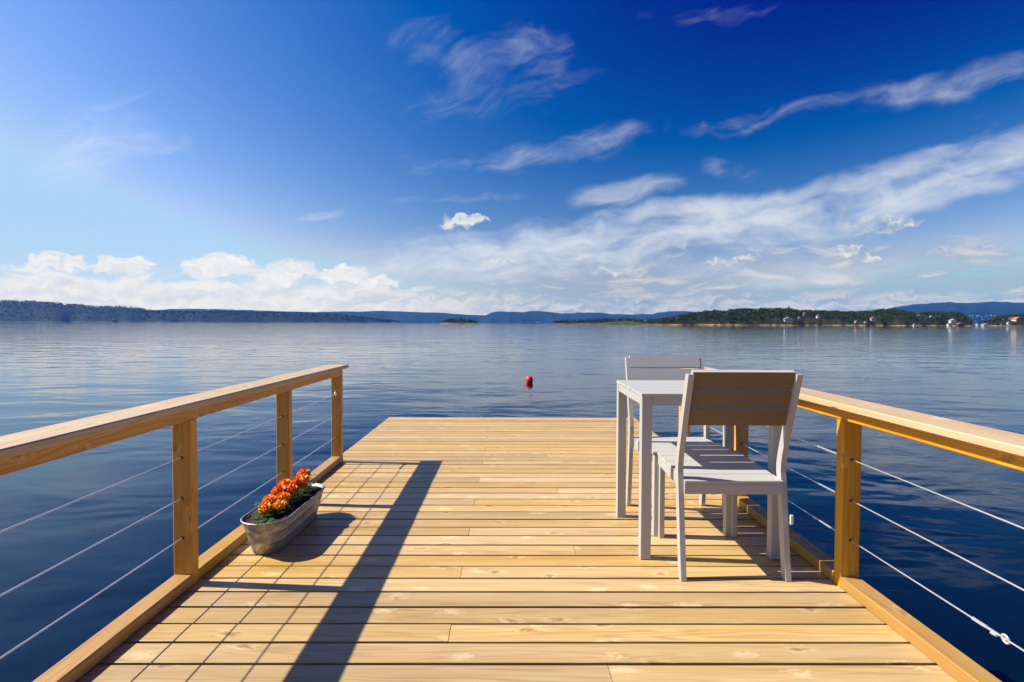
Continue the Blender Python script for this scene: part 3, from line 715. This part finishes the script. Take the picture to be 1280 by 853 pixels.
def rings(levels, name, mat, par, close0=True, close1=False):
    m = MB(); vs = []; k = None
    for z, L, Wd in levels:
        q = stadium(L, Wd); k = len(q); vs += [(x, y, z) for x, y in q]
    fs = [(a*k+i, a*k+(i+1) % k, (a+1)*k+(i+1) % k, (a+1)*k+i) for a in range(len(levels)-1) for i in range(k)]
    if close0: fs.append(tuple(range(k-1, -1, -1)))
    if close1: fs.append(tuple(range((len(levels)-1)*k, len(levels)*k)))
    m.add(vs, fs); m.smooth = True; return m.build(name, mat, par)
def lv(f, e=0.): return (.002+TH*f, BL+(TL-BL)*f+e, BW+(TW-BW)*f+e)
wall_levels = [lv(0), lv(.04, .004), lv(.25), lv(.33, .0015), lv(.355, .007), lv(.38, .0015), lv(.60), lv(.655, .0015), lv(.68, .007), lv(.705, .0015), lv(.95), lv(.965, .002)]
wall_levels += [(z, L-.006, Wd-.006) for z, L, Wd in [lv(.965), lv(.5), lv(.1)]]
rings(wall_levels, 'tub', zm, pl)
m = MB(); q = stadium(TL, TW); vs = []; fs = []; k = len(q)
for i, (x, y) in enumerate(q):
    h = TL/2-TW/2; cy = h if y > h else (-h if y < -h else y); dv = Vector((x, y-cy, 0)).normalized()
    for s in range(8):
        a = 2*math.pi*s/8; pt = Vector((x, y, TH-.003))+dv*.0045*math.cos(a)+Vector((0, 0, .0045*math.sin(a))); vs.append(pt)
    fs += [(i*8+s, ((i+1) % k)*8+s, ((i+1) % k)*8+(s+1) % 8, i*8+(s+1) % 8) for s in range(8)]
m.add(vs, fs); m.smooth = True; m.build('rim', zm, pl)
soilm = plain('soil', (.045, .022, .012), .95, 0., .5, 60., 1.)
m = MB(); vs = []; fs = []; NX, NY = 10, 44
sl = TL-.009; sw = TW-.009
for jy in range(NY+1):
    y = -sl/2+sl*jy/NY; h = sl/2-sw/2; e = max(0, abs(y)-h); half = math.sqrt(max((sw/2)**2-e*e, 0))
    for ix in range(NX+1):
        x = -half+2*half*ix/NX; vs.append((x, y, TH-.013+random.uniform(-.004, .005)*(1 if 0 < ix < NX and 0 < jy < NY else 0)))
fs = [(j_*(NX+1)+i, j_*(NX+1)+i+1, (j_+1)*(NX+1)+i+1, (j_+1)*(NX+1)+i) for j_ in range(NY) for i in range(NX)]
m.add(vs, fs).build('soil', soilm, pl)
petm = [plain('petal_'+nm, col, .55, 0., .22, 70.) for nm, col in (('orange', (.92, .27, .010)), ('red', (.88, .165, .007)), ('amber', (.95, .42, .016)))]
stemm = plain('stem_green', (.06, .13, .025), .6, 0., .3); leafg = plain('leaf_green', (.045, .12, .018), .55, 0., .4, 50.)
def head(r, mat, par, c, g):
    """a ruffled globe of overlapping petals"""
    m = MB(); c = Vector(c)+Vector((0, 0, r*.25)); up = Vector((0, 0, 1))
    core = MB().lathe([(r*.15, -r*.55), (r*.55, -r*.35), (r*.72, 0), (r*.5, r*.42), (r*.1, r*.58)], 10, c); m.add(core.v, core.f)
    for nP, th in ((15, 1.85), (15, 1.5), (14, 1.15), (11, .80), (7, .45), (3, .12)):
        for i in range(nP):
            a = 2*math.pi*(i+g.uniform(-.3, .3))/nP; tt = th+g.uniform(-.14, .14)
            dr = Vector((math.cos(a)*math.sin(tt), math.sin(a)*math.sin(tt), math.cos(tt)*.82)); sd = Vector((-math.sin(a), math.cos(a), 0)); tn = dr.cross(sd)
            b0 = c+dr*r*.5; tip = c+dr*r*g.uniform(.92, 1.12)-tn*r*.10; w = r*g.uniform(.20, .27); lift = tn*r*.16
            m.add([b0-sd*w*.4, b0+sd*w*.4, tip+sd*w-lift, tip+dr*r*.05, tip-sd*w-lift], [(0, 1, 2, 3), (0, 3, 4)])
    return m.build('flower_head', mat, par)
def leafset(g, nL, hgt, spread):
    m = MB()
    for i in range(nL):
        a = g.uniform(0, 6.283); z0 = g.uniform(.0, hgt*.8); ln = g.uniform(.5, 1.)*spread
        out = Vector((math.cos(a), math.sin(a), 0)); sd = Vector((-math.sin(a), math.cos(a), 0)); b0 = Vector((0, 0, z0))
        for s in range(4):                       # a frond with leaflets to both sides
            pt = b0+out*ln*(.3+.22*s)+Vector((0, 0, ln*(.35*(s+1)/4-.05*s*s/2)))
            for sg in (-1, 1):
                e = pt+sd*sg*ln*.30+out*ln*.14+Vector((0, 0, g.uniform(-.1, .12)*ln))
                m.add([pt, (pt+e)/2+out*ln*.07, e, (pt+e)/2-out*ln*.06], [(0, 1, 2, 3)])
    return m
# place along the tub (0 near end to 1 far end), sideways, head height, size, colour, label
MG = [(.19, -.012, .050, .026, 0, 'orange marigold low at the near end of the tub'),
      (.27, .022, .050, .024, 2, 'amber marigold near the front of the tub on its right side'),
      (.30, -.030, .066, .027, 0, 'orange marigold on the left of the tub behind the lowest flower'),
      (.37, .018, .062, .028, 0, 'orange marigold behind the amber flower near the front of the tub'),
      (.43, -.022, .082, .031, 1, 'large red orange marigold in the left middle of the tub'),
      (.52, .010, .072, .030, 1, 'red orange marigold in the very middle of the tub'),
      (.60, -.020, .088, .029, 0, 'orange marigold past the middle of the tub, on its left'),
      (.67, .016, .080, .032, 1, 'big red orange marigold two thirds along the tub'),
      (.78, .010, .080, .028, 2, 'amber orange marigold next to the tallest flower'),
      (.86, .000, .100, .028, 1, 'tallest dark red orange marigold at the far end of the tub')]
for i, (f, sxx, hh, r, ci, lb) in enumerate(MG):
    y = -sl/2+sl*f; wp = Matrix.Rotation(R(-1.5), 3, 'Z') @ Vector((sxx, y, 0))
    g = random.Random(100+i)
    t = thing('marigold', lb, 'flower', pc+wp+Vector((0, 0, TH-.024)), g.uniform(0, 6), 'marigolds in the tub')
    lean = Vector((g.uniform(-.008, .008), g.uniform(-.008, .008), hh)); r *= 1.16; lean *= .93
    MB().tube((0, 0, 0), lean*.6+Vector((.002, 0, 0)), .0028, .0024, 6).tube(lean*.6+Vector((.002, 0, 0)), lean, .0024, .0030, 6).build('stem', stemm, t)
    leafset(g, 30, hh*1.0, .062).build('leaf', leafg, t)['kind'] = 'stuff'
    head(r, petm[ci], t, lean, g)
    if i in (1, 3, 5, 7): head(r*.62, petm[(ci+2) % 3], t, lean+Vector((.022, -.02, -.012)), g)
wp = Matrix.Rotation(R(-1.5), 3, 'Z') @ Vector((.0, -sl/2+sl*.10, 0))
t = thing('seedling', 'bright green leafy sprout without flowers at the near end of the tub', 'plant', pc+wp+Vector((.012, 0, TH-.022)))
MB().tube((0, 0, 0), (.003, 0, .03), .002, .0015, 6).build('stem', stemm, t)
leafset(random.Random(5), 14, .02, .04).build('leaf', plain('sprout_green', (.10, .26, .04), .5, 0., .3, 50.), t)['kind'] = 'stuff'

# ------------------------------------------------------------------ haze
hm = bpy.data.materials.new('air'); hm.use_nodes = True; hm.node_tree.nodes.clear(); t = NT(hm.node_tree)
vp = t.new('ShaderNodeVolumePrincipled'); vp.inputs['Color'].default_value = (.035, .25, 1., 1)
vp.inputs['Absorption Color'].default_value = (1, 1, 1, 1); vp.inputs['Density'].default_value = 4.0e-5; vp.inputs['Anisotropy'].default_value = 0.
t.l.new(vp.outputs[0], t.new('ShaderNodeOutputMaterial').inputs['Volume'])
B = FAR+200
hz = MB().box(-B, B, -B, B, WATER-2.5, 420.).build('haze', hm); structure(hz, 'stuff')
